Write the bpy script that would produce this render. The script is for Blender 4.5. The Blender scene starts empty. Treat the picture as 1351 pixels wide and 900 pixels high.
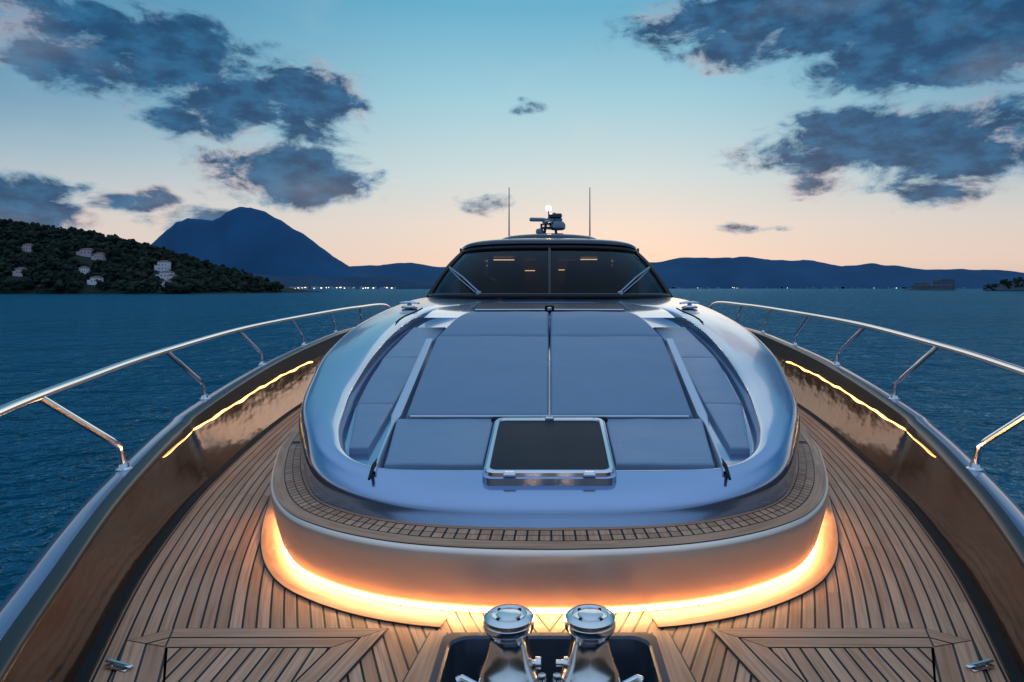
import bpy, math, random
from mathutils import Vector, noise as mnoise
random.seed(7)
scene = bpy.context.scene
scene.view_settings.view_transform = 'Standard'
scene.view_settings.look = 'None'
scene.view_settings.exposure = 0
WATER_Z = -2.3

# ---------------------------------------------------------------- helpers
def lerp(a, b, t): return a + (b - a) * t
def vl(a, b, t): return tuple(lerp(p, q, t) for p, q in zip(a, b))
def interp(tab, x):
    if x <= tab[0][0]: return tab[0][1]
    for (x0, y0), (x1, y1) in zip(tab, tab[1:]):
        if x <= x1: return lerp(y0, y1, (x - x0) / (x1 - x0))
    return tab[-1][1]
def smooth_tab(tab, n=8):
    return [(p[0], p[1]) for p in cr(tab, n)]
def cr(pts, n=6):
    out = []
    m = len(pts)
    for i in range(m - 1):
        p1, p2 = pts[i], pts[i + 1]
        p0 = pts[i - 1] if i > 0 else tuple(2 * a - b for a, b in zip(p1, p2))
        p3 = pts[i + 2] if i + 2 < m else tuple(2 * b - a for a, b in zip(p1, p2))
        for k in range(n):
            t = k / n
            out.append(tuple(0.5 * ((2 * b) + (c - a) * t + (2 * a - 5 * b + 4 * c - d) * t * t + (3 * b - a - 3 * c + d) * t ** 3)
                             for a, b, c, d in zip(p0, p1, p2, p3)))
    out.append(tuple(pts[-1]))
    return out

def mesh_obj(name, verts, faces, mats=None, uvs=None, smooth=True, parent=None, fmat=None, autosmooth=None):
    me = bpy.data.meshes.new(name)
    me.from_pydata([tuple(v) for v in verts], [], faces)
    me.update()
    if uvs is not None:
        l = me.uv_layers.new(name="UVMap")
        for poly in me.polygons:
            for li in poly.loop_indices:
                l.data[li].uv = uvs[me.loops[li].vertex_index]
    ob = bpy.data.objects.new(name, me)
    scene.collection.objects.link(ob)
    for m in (mats or []): me.materials.append(m)
    for p in me.polygons: p.use_smooth = smooth
    if fmat:
        for i, p in enumerate(me.polygons): p.material_index = fmat[i]
    if autosmooth is not None:
        me.set_sharp_from_angle(angle=math.radians(autosmooth))
    if parent: ob.parent = parent
    return ob
def empty(name, loc=(0, 0, 0)):
    e = bpy.data.objects.new(name, None)
    e.location = loc
    e.empty_display_size = 0.2
    scene.collection.objects.link(e)
    return e
def loft(rings, closed=False):
    verts, faces = [], []
    n = len(rings[0])
    for r in rings: verts += list(r)
    for i in range(len(rings) - 1):
        for j in range(n - 1 if not closed else n):
            a = i * n + j; b = i * n + (j + 1) % n
            faces.append((a, b, b + n, a + n))
    return verts, faces
class MB:
    """mesh builder joining primitives"""
    def __init__(s): s.v = []; s.f = []; s.m = []
    def add(s, v, f, m=0):
        o = len(s.v); s.v += [tuple(p) for p in v]; s.f += [tuple(i + o for i in q) for q in f]; s.m += [m] * len(f)
    def box(s, c, d, m=0, rot=0, bev=0.0):
        x, y, z = d[0] / 2, d[1] / 2, d[2] / 2
        b = min(bev, x * .9, y * .9, z * .9)
        cs, sn = math.cos(rot), math.sin(rot)
        if b <= 0:
            lv = [(0, -z), (0, z)]
        else:
            lv = [(b, -z), (0, -z + b), (0, z - b), (b, z)]
        ring = []
        for (ins, zz) in lv:
            hx, hy = x - ins, y - ins
            cb = b * .6
            pts = [(-hx + cb, -hy), (hx - cb, -hy), (hx, -hy + cb), (hx, hy - cb), (hx - cb, hy), (-hx + cb, hy), (-hx, hy - cb), (-hx, -hy + cb)] if b > 0 else [(-hx, -hy), (hx, -hy), (hx, hy), (-hx, hy)]
            ring.append([(c[0] + px * cs - py * sn, c[1] + px * sn + py * cs, c[2] + zz) for px, py in pts])
        vv, ff = loft(ring, True)
        n = len(ring[0])
        ff.append(tuple(range(n - 1, -1, -1))); ff.append(tuple((len(ring) - 1) * n + i for i in range(n)))
        s.add(vv, ff, m)
    def tube(s, pts, r, m=0, seg=10, cap=True):
        pts = [Vector(p) for p in pts]
        rings = []
        up = None
        for i, p in enumerate(pts):
            t = (pts[min(i + 1, len(pts) - 1)] - pts[max(i - 1, 0)]).normalized()
            if up is None:
                up = Vector((0, 0, 1)) if abs(t.z) < .9 else Vector((1, 0, 0))
            a = t.cross(up).normalized(); b = a.cross(t).normalized(); up = b
            rr = r[i] if isinstance(r, (list, tuple)) else r
            rings.append([tuple(p + a * rr * math.cos(2 * math.pi * k / seg) + b * rr * math.sin(2 * math.pi * k / seg)) for k in range(seg)])
        v, f = loft(rings, True)
        if cap:
            f.append(tuple(range(seg))); o = (len(rings) - 1) * seg
            f.append(tuple(o + seg - 1 - k for k in range(seg)))
        s.add(v, f, m)
    def lathe(s, c, prof, m=0, seg=40, axis='z'):
        rings = []
        for r, h in prof:
            if axis == 'z': rings.append([(c[0] + r * math.cos(2 * math.pi * k / seg), c[1] + r * math.sin(2 * math.pi * k / seg), c[2] + h) for k in range(seg)])
            elif axis == 'x': rings.append([(c[0] + h, c[1] + r * math.cos(2 * math.pi * k / seg), c[2] + r * math.sin(2 * math.pi * k / seg)) for k in range(seg)])
            else: rings.append([(c[0] + r * math.cos(2 * math.pi * k / seg), c[1] + h, c[2] + r * math.sin(2 * math.pi * k / seg)) for k in range(seg)])
        v, f = loft(rings, True)
        s.add(v, f, m)
    def obj(s, name, mats, smooth=True, parent=None, angle=35):
        return mesh_obj(name, s.v, s.f, mats, smooth=smooth, parent=parent, fmat=s.m, autosmooth=angle)

# ---------------------------------------------------------------- materials
def newmat(name):
    m = bpy.data.materials.new(name); m.use_nodes = True
    nt = m.node_tree
    return m, nt, nt.nodes["Principled BSDF"]
def N(nt, t, **kw):
    n = nt.nodes.new(t)
    for k, v in kw.items(): setattr(n, k, v)
    return n
def math_n(nt, op, a, b=None, c=None, clamp=False):
    n = nt.nodes.new('ShaderNodeMath'); n.operation = op; n.use_clamp = clamp
    for i, x in enumerate((a, b, c)):
        if x is None: continue
        if isinstance(x, (int, float)): n.inputs[i].default_value = x
        else: nt.links.new(x, n.inputs[i])
    return n.outputs[0]
def mixc(nt, f, a, b, blend='MIX'):
    n = nt.nodes.new('ShaderNodeMix'); n.data_type = 'RGBA'; n.blend_type = blend
    for s, x in ((n.inputs[0], f), (n.inputs[6], a), (n.inputs[7], b)):
        if isinstance(x, (int, float)): s.default_value = x
        elif isinstance(x, tuple): s.default_value = (x[0], x[1], x[2], 1)
        else: nt.links.new(x, s)
    return n.outputs[2]
def smoothstep(nt, x, a, b):
    n = nt.nodes.new('ShaderNodeMapRange'); n.interpolation_type = 'SMOOTHSTEP'
    nt.links.new(x, n.inputs[0]); n.inputs[1].default_value = a; n.inputs[2].default_value = b
    return n.outputs[0]
def simple(name, col, rough=.5, metal=0., noise_amt=.12, nscale=6, bump=0., bscale=200, coat=0, spec=.5, bdist=.02):
    m, nt, b = newmat(name)
    tc = N(nt, 'ShaderNodeTexCoord')
    nz = N(nt, 'ShaderNodeTexNoise'); nz.inputs['Scale'].default_value = nscale; nz.inputs['Detail'].default_value = 4
    nt.links.new(tc.outputs['Object'], nz.inputs['Vector'])
    c = mixc(nt, nz.outputs[0], tuple(x * (1 - noise_amt) for x in col), tuple(min(1, x * (1 + noise_amt)) for x in col))
    nt.links.new(c, b.inputs['Base Color'])
    b.inputs['Metallic'].default_value = metal
    r = math_n(nt, 'MULTIPLY_ADD', nz.outputs[0], rough * .3, rough * .85)
    nt.links.new(r, b.inputs['Roughness'])
    b.inputs['Coat Weight'].default_value = coat
    b.inputs['Coat Roughness'].default_value = .05
    b.inputs['Specular IOR Level'].default_value = spec
    if bump:
        n2 = N(nt, 'ShaderNodeTexNoise'); n2.inputs['Scale'].default_value = bscale; n2.inputs['Detail'].default_value = 3
        nt.links.new(tc.outputs['Object'], n2.inputs['Vector'])
        bp = N(nt, 'ShaderNodeBump'); bp.inputs['Strength'].default_value = bump; bp.inputs['Distance'].default_value = bdist
        nt.links.new(n2.outputs[0], bp.inputs['Height']); nt.links.new(bp.outputs[0], b.inputs['Normal'])
    return m
def emis(name, col, s):
    m, nt, b = newmat(name)
    b.inputs['Base Color'].default_value = (*col, 1)
    b.inputs['Emission Color'].default_value = (*col, 1)
    b.inputs['Emission Strength'].default_value = s
    return m

def teak_mat():
    m, nt, b = newmat("teak_planking")
    uv = N(nt, 'ShaderNodeUVMap')
    sp = N(nt, 'ShaderNodeSeparateXYZ'); nt.links.new(uv.outputs[0], sp.inputs[0])
    u, v = sp.outputs[0], sp.outputs[1]
    fr = math_n(nt, 'FRACT', u); fl = math_n(nt, 'FLOOR', u)
    d = math_n(nt, 'ABSOLUTE', math_n(nt, 'SUBTRACT', fr, .5))
    caulk = smoothstep(nt, d, .405, .425)
    wn = N(nt, 'ShaderNodeTexWhiteNoise', noise_dimensions='1D'); nt.links.new(fl, wn.inputs['W'])
    vv = math_n(nt, 'MULTIPLY_ADD', wn.outputs[0], 7.3, math_n(nt, 'MULTIPLY', v, .42))
    seg = math_n(nt, 'FLOOR', vv)
    wn2 = N(nt, 'ShaderNodeTexWhiteNoise', noise_dimensions='2D')
    cb = N(nt, 'ShaderNodeCombineXYZ'); nt.links.new(fl, cb.inputs[0]); nt.links.new(seg, cb.inputs[1]); nt.links.new(cb.outputs[0], wn2.inputs['Vector'])
    g = N(nt, 'ShaderNodeTexNoise'); g.inputs['Scale'].default_value = 1; g.inputs['Detail'].default_value = 5; g.inputs['Distortion'].default_value = .4
    cg = N(nt, 'ShaderNodeCombineXYZ')
    nt.links.new(math_n(nt, 'MULTIPLY', u, 5.0), cg.inputs[0]); nt.links.new(math_n(nt, 'MULTIPLY', v, 2.2), cg.inputs[1]); nt.links.new(math_n(nt, 'MULTIPLY', wn2.outputs[0], 30), cg.inputs[2])
    nt.links.new(cg.outputs[0], g.inputs['Vector'])
    c1 = mixc(nt, wn2.outputs[0], (.46, .225, .125), (.68, .375, .225))
    c2 = mixc(nt, math_n(nt, 'MULTIPLY', smoothstep(nt, g.outputs[0], .35, .75), .7), c1, (.29, .13, .062))
    tc = N(nt, 'ShaderNodeTexCoord'); st = N(nt, 'ShaderNodeTexNoise'); st.inputs['Scale'].default_value = 2.3; st.inputs['Detail'].default_value = 3
    nt.links.new(tc.outputs['Object'], st.inputs['Vector'])
    c2 = mixc(nt, math_n(nt, 'MULTIPLY', smoothstep(nt, st.outputs[0], .4, .7), .3), c2, (.54, .34, .23))
    c3 = mixc(nt, caulk, c2, (.005, .005, .006))
    nt.links.new(c3, b.inputs['Base Color'])
    r = math_n(nt, 'MULTIPLY_ADD', g.outputs[0], .25, .42); nt.links.new(r, b.inputs['Roughness'])
    b.inputs['Specular IOR Level'].default_value = .25
    bp = N(nt, 'ShaderNodeBump'); bp.inputs['Strength'].default_value = .5; bp.inputs['Distance'].default_value = .003
    h = math_n(nt, 'SUBTRACT', math_n(nt, 'MULTIPLY', g.outputs[0], .3), caulk)
    nt.links.new(h, bp.inputs['Height']); nt.links.new(bp.outputs[0], b.inputs['Normal'])
    return m
TEAK = teak_mat()
CAULK = simple("black_caulking", (.01, .01, .011), .5)
PAINT = simple("silver_blue_gelcoat", (.30, .40, .58), .17, .88, .05, 1.5, coat=.6)
HULLP = simple("hull_paint", (.22, .26, .41), .2, .7, .05, 1.5, coat=.6)
CHAMP = simple("brushed_champagne_metal", (.92, .74, .62), .38, .75, .04, 3)
CHROME = simple("polished_stainless_steel", (.72, .72, .74), .1, 1., .04, 20)
BLACKG = simple("black_gloss", (.008, .009, .012), .08, 0, .1, 3, coat=.5)
BLACKM = simple("black_matt", (.012, .013, .016), .7, spec=.2)
BLACKS = simple("black_satin", (.010, .009, .009), .3, spec=.3)
FAB = simple("sunpad_upholstery", (.145, .225, .335), .55, 0, .12, 4, bump=.35, bscale=4)
FAB2 = simple("side_cushion_upholstery", (.165, .25, .365), .42, 0, .08, 3, bump=.25, bscale=5)
TRIM = simple("pale_silver_trim", (.50, .56, .66), .35, .3, .05)
PIPING = simple("white_piping", (.7, .74, .8), .5)
SMOKED = simple("smoked_acrylic", (.006, .011, .022), .4, 0, .1, 3, spec=.08)
LED = emis("warm_led_strip", (1.0, .69, .32), 42)
LED2 = emis("warm_led_reflection_bulwark", (1.0, .50, .12), 6)  # bulwark LED glow, also used for its reflected streak
def bulwark_mat():
    m, nt, b = newmat("gloss_bulwark_deck_reflection")
    tc = N(nt, 'ShaderNodeTexCoord'); mp = N(nt, 'ShaderNodeMapping'); mp.inputs['Scale'].default_value = (1.2, 1.0, 3)
    nt.links.new(tc.outputs['Object'], mp.inputs[0])
    nz = N(nt, 'ShaderNodeTexNoise'); nz.inputs['Scale'].default_value = 2.0; nz.inputs['Detail'].default_value = 2
    nt.links.new(mp.outputs[0], nz.inputs['Vector'])
    nt.links.new(mixc(nt, nz.outputs[0], (.105, .052, .028), (.165, .088, .050)), b.inputs['Base Color'])  # brown tint puts the teak deck's reflection into the black gloss paint
    b.inputs['Metallic'].default_value = .85; b.inputs['Roughness'].default_value = .09
    bp = N(nt, 'ShaderNodeBump'); bp.inputs['Strength'].default_value = .075; bp.inputs['Distance'].default_value = .05
    nt.links.new(nz.outputs[0], bp.inputs['Height']); nt.links.new(bp.outputs[0], b.inputs['Normal'])
    return m
BULW = bulwark_mat()
def glass_mat():
    m = bpy.data.materials.new("tinted_windscreen_glass"); m.use_nodes = True
    nt = m.node_tree; nt.nodes.clear()
    o = N(nt, 'ShaderNodeOutputMaterial'); mx = N(nt, 'ShaderNodeMixShader')
    t = N(nt, 'ShaderNodeBsdfTransparent'); t.inputs[0].default_value = (.15, .15, .17, 1)
    g = N(nt, 'ShaderNodeBsdfGlossy'); g.inputs['Roughness'].default_value = .03; g.inputs[0].default_value = (.5, .55, .6, 1)
    f = N(nt, 'ShaderNodeFresnel'); f.inputs[0].default_value = 1.3
    nt.links.new(f.outputs[0], mx.inputs[0]); nt.links.new(t.outputs[0], mx.inputs[1]); nt.links.new(g.outputs[0], mx.inputs[2]); nt.links.new(mx.outputs[0], o.inputs[0])
    return m
GLASS = glass_mat()

# ---------------------------------------------------------------- hull lines
EDGE = smooth_tab([(-.9, 0.02), (0, .55), (1, 1.08), (2, 1.6), (2.86, 1.97), (4.2, 2.46), (6, 2.92), (8.9, 3.4), (12, 3.65), (16, 3.78), (24, 3.8)])
ZT = smooth_tab([(-1, .36), (2.3, .38), (3.5, .42), (5.6, .5), (8, .6), (11, .72), (14, .8), (24, .86)])
FL = smooth_tab([(-1, .08), (3.5, .10), (5.6, .16), (7, .2), (24, .22)])
edge = lambda y: interp(EDGE, y)
zt = lambda y: interp(ZT, y)
fl = lambda y: interp(FL, y)

yacht = empty("motor_yacht")

# deck
ys = sorted(set([-.9 + .1 * i for i in range(0, 60)] + [2.0, 3.17] + [5.2 + .3 * i for i in range(60)]))
ys = [y for y in ys if not (abs(y - 2.0) < .04 and y != 2.0) and not (abs(y - 3.17) < .04 and y != 3.17)]
verts, faces, uvs = [], [], []
PW = .066
for s in (1, -1):
    for y0, y1 in zip(ys, ys[1:]):
        inn = .48 if (y0 >= 1.999 and y1 <= 3.1701) else 0.0
        o = len(verts)
        for (y) in (y0, y1):
            e = edge(y)
            i2 = min(inn, e)
            for x in (i2, e):
                verts.append((s * x, y, 0)); uvs.append(((e - x) / PW + (100 if s > 0 else 0), y))
        faces.append((o, o + 1, o + 3, o + 2) if s > 0 else (o + 2, o + 3, o + 1, o))
mesh_obj("deck", verts, faces, [TEAK], uvs, smooth=False, parent=yacht)

# hull + bulwarks : gloss inner face tinted with reflected teak, black upper band, painted cap and topsides
BH = [(2.5, .03), (4.6, .05), (6, .11), (7, .16), (11, .25)]
for s in (1, -1):
    rows = []
    ysb = [-.9 + .15 * i for i in range(0, 70)] + [9.7 + .6 * i for i in range(24)]
    for y in ysb:
        e, t, f = edge(y), zt(y), fl(y)
        bh = interp(BH, y)
        rows.append([(s * x, y, z) for x, z in (
            (e - .055, .004), (e - .05, .012), (e + .004, .012), (e + f * .5, (t - bh) * .5), (e + f * .93, t - bh), (e + f * .93 - .02, t - bh + .008), (e + f * .98 - .02, t - .012), (e + f - .01, t),
            (e + f + .05, t + .008), (e + f + .12, t + .003), (e + f + .18, t - .025), (e + f + .205, t - .07), (e + f + .205, t - .2), (e * .97 + f + .10, -.6), (e * .86 + .1, -1.4), (e * .7, -2.0), (e * .5, -2.9))])
    v, f = loft(rows)
    n = len(rows[0]) - 1
    seq = [1, 1, 0, 0, 1, 2, 2, 2] + [3] * 8
    fm = []
    for i in range(len(rows) - 1):
        for j in range(n): fm.append(seq[j])
    mesh_obj("bulwark_and_topside", v, f, [BULW, BLACKM, BLACKS, HULLP], parent=yacht, fmat=fm, autosmooth=40)
    mb = MB()
    pts = []
    for i in range(60):
        y = 4.9 + .10 * i
        bh = interp(BH, y)
        pts.append((s * (edge(y) + fl(y) * .93 - .016), y, zt(y) - bh - .006 - .008 * math.sin(i * .55) - .005 * math.sin(i * 1.3)))
    mb.tube(pts, [.0105 * min(1, .15 + i / 20) * (1 + .4 * math.sin(i * .8)) for i in range(60)], 0, 6)  # tube waves and swells to imitate the LED's rippled reflection
    mb.obj("bulwark_led_reflection", [LED2], parent=yacht)

# ---------------------------------------------------------------- pedestal band
Bc = [(0, 3.26), (.457, 3.29), (.846, 3.385), (1.21, 3.577), (1.495, 3.84), (1.75, 4.28), (1.99, 4.93), (2.2, 5.67), (2.42, 7), (2.55, 9), (2.6, 11), (2.6, 13)]
Lc = [(0, 3.60), (.44, 3.62), (.80, 3.70), (1.12, 3.87), (1.36, 4.10), (1.57, 4.5), (1.79, 5.05), (1.98, 5.7), (2.24, 7), (2.36, 9), (2.4, 11), (2.4, 13)]
def symcr(c, n=8):
    full = [(-p[0],) + tuple(p[1:]) for p in reversed(c[1:])] + list(c)
    return cr(full, n)
Bf = symcr(Bc); Lf = symcr(Lc)
def offset(r, d):
    out = []
    for i, p in enumerate(r):
        a = r[max(i - 1, 0)]; b = r[min(i + 1, len(r) - 1)]
        tx, ty = b[0] - a[0], b[1] - a[1]; l = math.hypot(tx, ty)
        out.append((p[0] + ty / l * d, p[1] - tx / l * d))
    return out
def arclen(r):
    L = [0]
    for a, b in zip(r, r[1:]): L.append(L[-1] + math.hypot(b[0] - a[0], b[1] - a[1]))
    return L
prof = [(-.15, .0), (-.145, .046), (-.075, .048), (-.066, .052), (-.055, .075), (-.040, .13), (-.020, .21), (-.004, .29), (.002, .33), (-.002, .352), (-.012, .362), (-.03, .364)]
rings = [[(p[0], p[1], z) for p in offset(Bf, d)] for d, z in prof]
v, f = loft(rings)
mesh_obj("lounge_plinth_band", v, f, [CHAMP], parent=yacht, autosmooth=60)
mb = MB()
mb.tube([(p[0], p[1], .036) for p in offset(Bf, -.080) if p[1] < 5.0], .009, 0, 6)
mb.obj("plinth_led_strip", [LED], parent=yacht)
def ring_strip(name, fa, fb, z, kind, w=.062, i0=0, i1=None, ra=Bf, rb=Lf):
    i1 = i1 or len(ra)
    L = arclen(ra)
    vs, fs, uv = [], [], []
    for i in range(i0, i1):
        a, b = ra[i], rb[i]
        for t, side in ((fa, 0), (fb, 1)):
            vs.append((lerp(a[0], b[0], t), lerp(a[1], b[1], t), z))
            if kind == 'cross': uv.append((L[i] / w + (50 if fa > .4 else 0), side * .08 + fa * 3))
            else: uv.append((lerp(.12, .88, side) + (int(fa * 37)), L[i]))
        if i > i0:
            o = len(vs); fs.append((o - 4, o - 2, o - 1, o - 3))
    return mesh_obj(name, vs, fs, [TEAK], uv, smooth=False, parent=yacht)
Bin = offset(Bf, -.015)
vs, fs = loft([[(p[0], p[1], .363) for p in Bin], [(p[0], p[1], .363) for p in Lf]])
mesh_obj("ledge_caulking_bed", vs, fs, [CAULK], parent=yacht, smooth=False)
ring_strip("ledge_outer_margin_board", .0, .30, .368, 'long', ra=Bin)
ring_strip("ledge_cross_planks", .325, .53, .368, 'cross', ra=Bin, i0=34, i1=len(Bin) - 34)
ring_strip("ledge_cross_planks_inner", .55, .755, .368, 'cross', ra=Bin, i0=34, i1=len(Bin) - 34)
ring_strip("ledge_side_board", .325, .755, .368, 'long', ra=Bin, i0=0, i1=34)
ring_strip("ledge_side_board", .325, .755, .368, 'long', ra=Bin, i0=len(Bin) - 34, i1=len(Bin))
ring_strip("ledge_inner_margin_board", .78, 1.05, .368, 'long', ra=Bin)

MW = .055
Bo = offset(Bf, MW); Bk = offset(Bf, -.10)
nB = len(Bf)
for lo in (1, 0):
    idx = [i for i in range(8, nB - 8) if (Bo[i][0] < -.50 if lo else Bo[i][0] > .50)]
    i0, i1 = idx[0], idx[-1] + 1
    vs, fs = loft([[(p[0], p[1], .0035) for p in offset(Bf, MW + .008)[i0:i1]], [(p[0], p[1], .0035) for p in Bk[i0:i1]]])
    mesh_obj("plinth_margin_caulk", vs, fs, [CAULK], parent=yacht, smooth=False)
    ring_strip("plinth_margin_board", 0, 1, .007, 'long', i0=i0, i1=i1, ra=Bo, rb=Bk)

# ---------------------------------------------------------------- coachroof body
base = [(0, 3.56), (.44, 3.585), (.82, 3.67), (1.15, 3.84), (1.40, 4.08), (1.61, 4.5), (1.80, 5.0), (1.97, 5.6), (2.2, 6.6), (2.33, 8), (2.4, 10), (2.4, 12), (1.6, 13.6), (0, 14)]
S = [(0, 3.65, .505), (.44, 3.67, .506), (.83, 3.75, .515), (1.17, 3.92, .55), (1.43, 4.17, .62), (1.63, 4.55, .70), (1.81, 5.0, .765), (1.96, 5.6, .85), (2.15, 6.6, 1.0), (2.26, 8, 1.165), (2.28, 10, 1.33), (2.2, 12, 1.43), (1.5, 13.2, 1.46), (0, 13.6, 1.48)]
I = [(0, 3.90, .578), (.38, 3.90, .578), (.72, 3.91, .578), (1.03, 3.96, .582), (1.24, 4.16, .61), (1.385, 4.5, .68), (1.50, 5.0, .76), (1.60, 5.6, .85), (1.69, 6.6, 1.01), (1.74, 8, 1.18), (1.64, 9.3, 1.305), (1.1, 10.1, 1.385), (.5, 10.35, 1.405), (0, 10.4, 1.41)]
W = [0, 0, .1, .4, .8, 1, 1, 1, 1, 1, .8, .5, .3, .3]
DEP = [.004, .004, .006, .03, .07, .10, .12, .13, .13, .13, .11, .06, .04, .03]
Z0 = .366
r_base = [(p[0], p[1], Z0) for p in base]
def bulge(t, out):
    r = []
    for b, s_ in zip(r_base, S):
        p = vl(b, s_, t)
        l = math.hypot(p[0], p[1] - 7) or 1
        r.append((p[0] + p[0] / l * out, p[1] + (p[1] - 7) / l * out * (1 if p[1] < 7 else 0), p[2]))
    return r
rg = [r_base, bulge(.35, .015), bulge(.7, .03), list(S)]
C1 = [(lerp(a[0], b[0], .22), lerp(a[1], b[1], .22), lerp(a[2], b[2], .3) + .035 * w) for a, b, w in zip(S, I, W)]
C2 = [(lerp(a[0], b[0], .6), lerp(a[1], b[1], .6), lerp(a[2], b[2], .65) + .04 * w) for a, b, w in zip(S, I, W)]
C3 = [(lerp(a[0], b[0], .93), lerp(a[1], b[1], .93), lerp(a[2], b[2], .95) + .018 * w) for a, b, w in zip(S, I, W)]
I2 = [(p[0] * .992, p[1] + .005, p[2] - .012 * w) for p, w in zip(I, W)]
Fr = [(p[0] * .97, p[1] + .01, p[2] - d) for p, d in zip(I, DEP)]
rg += [C1, C2, C3, I, I2, Fr]
halfs = [cr(r, 7) for r in rg]
outer = []
for k in range(len(halfs[0])):
    outer.append(cr([h[k] for h in halfs[:7]], 3))
secs = [[outer[k][j] for k in range(len(halfs[0]))] for j in range(len(outer[0]))] + halfs[7:]
full = [[(-p[0], p[1], p[2]) for p in reversed(h[1:])] + list(h) for h in secs]
v, f = loft(full)
ob = mesh_obj("coachroof_shell", v, f, [PAINT], parent=yacht, autosmooth=50)
Fh = halfs[-1]
vs, fs = [], []
st = 3 * 7
for k in range(st, len(Fh)):
    p = Fh[k]
    for q in range(9):
        t = -1 + q / 4
        vs.append((p[0] * t, p[1], p[2]))
nrow = len(Fh) - st
for i in range(nrow - 1):
    for q in range(8):
        a = i * 9 + q
        fs.append((a, a + 1, a + 10, a + 9))
mesh_obj("lounge_recess_floor", vs, fs, [PAINT], parent=yacht)
FLZ = sorted([(3.9, .575)] + [(p[1], p[2]) for p in Fh[st:]])
floorz = lambda y: interp(FLZ, y)

# ---------------------------------------------------------------- cushions
PADZ = smooth_tab([(3.8, .585), (4.3, .66), (4.72, .725), (4.9, .765), (5.7, .955), (6.6, 1.14), (7.7, 1.315), (8.4, 1.37), (9.5, 1.4)])
padz = lambda y: interp(PADZ, y)
def cushion(name, q, topf, thick, r=.03, mat=FAB, parent=None, nu=14, nv=20, puff=.01):
    def samples(L, n):
        rr = min(r, L * .3)
        e = [0, .06 * rr, .2 * rr, .45 * rr, .75 * rr, rr * 1.1]
        midp = [lerp(rr * 1.1, L - rr * 1.1, i / n) for i in range(1, n)]
        return [x / L for x in e + midp + [L - x for x in reversed(e)]]
    Lu = math.dist(q[0], q[1]); Lv = math.dist(q[0], q[3])
    U = samples(Lu, nu); V = samples(Lv, nv)
    def drop(d):
        if d >= r: return 0
        return r * (1 - math.sqrt(max(0, 1 - (1 - d / r) ** 2)))
    vs = []
    for vv in V:
        for uu in U:
            a = (lerp(q[0][0], q[1][0], uu), lerp(q[0][1], q[1][1], uu)); b = (lerp(q[3][0], q[2][0], uu), lerp(q[3][1], q[2][1], uu))
            x, y = lerp(a[0], b[0], vv), lerp(a[1], b[1], vv)
            z = topf(x, y) - min(r, math.hypot(drop(min(uu, 1 - uu) * Lu), drop(min(vv, 1 - vv) * Lv)))
            z += puff * math.sin(math.pi * uu) ** .5 * math.sin(math.pi * vv) ** .5 if 0 < uu < 1 and 0 < vv < 1 else 0
            z += .006 * mnoise.noise(Vector((x * 3, y * 3, 1))) + .002 * mnoise.noise(Vector((x * 9, y * 5, 4)))
            vs.append((x, y, z))
    nU, nV = len(U), len(V)
    fs = [(j * nU + i, j * nU + i + 1, (j + 1) * nU + i + 1, (j + 1) * nU + i) for j in range(nV - 1) for i in range(nU - 1)]
    per = [i for i in range(nU)] + [j * nU + nU - 1 for j in range(1, nV)] + [(nV - 1) * nU + i for i in range(nU - 2, -1, -1)] + [j * nU for j in range(nV - 2, 0, -1)]
    o = len(vs)
    for p in per:
        x, y, z = vs[p]; vs.append((x, y, topf(x, y) - thick))
    for i in range(len(per)):
        k = (i + 1) % len(per)
        fs.append((per[i], o + i, o + k, per[k]))
    return mesh_obj(name, vs, fs, [mat], parent=parent)
for s in (-1, 1):
    pad = empty("sun_pad", (0, 0, 0))
    cushion("main_cushion", [(s * .008, 4.76), (s * 1.0, 4.76), (s * 1.09, 6.62), (s * .008, 6.62)], lambda x, y: padz(y) + .01, .16, .022, FAB, pad, puff=.006)
    def hz(x, y):
        t = (y - 6.6) / 1.4
        return padz(y) + .01 + .04 * math.sin(math.pi * min(1, max(0, t))) - .05 * max(0, t - .6)
    cushion("headrest_cushion", [(s * .008, 6.635), (s * 1.09, 6.635), (s * .92, 7.8), (s * .008, 8.1)], hz, .2, .04, FAB, pad, puff=.012)
    mb = MB()
    mb.tube([(s * (.01 + .12 * i), 4.752, padz(4.76) - .006) for i in range(9)], .008, 0, 6)
    mb.obj("piping", [PIPING], parent=pad)
    c = empty("front_seat_cushion")
    cushion("seat", [(s * .385, 3.97), (s * .96, 3.97), (s * 1.06, 4.74), (s * .385, 4.74)], lambda x, y: padz(y) - .014, .10, .012, FAB2, c, puff=.003)
    c2 = empty("side_seat_cushion")
    segs = [(4.35, 5.3), (5.315, 6.7), (6.715, 8.4)]
    IX = [(p[1], p[0]) for p in Fh[st:] if p[1] < 9.4]
    for n_, (a, b) in enumerate(segs):
        xin = lambda y: 1.15 + .055 * (y - 4.3) if y < 6.6 else 1.275
        cushion("cushion_%d" % n_, [(s * xin(a), a), (s * (interp(IX, a) - .012), a), (s * (interp(IX, b) - .012), b), (s * xin(b), b)],
                lambda x, y: floorz(y) + .045, .07, .012, FAB2, c2, puff=.004)
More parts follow.
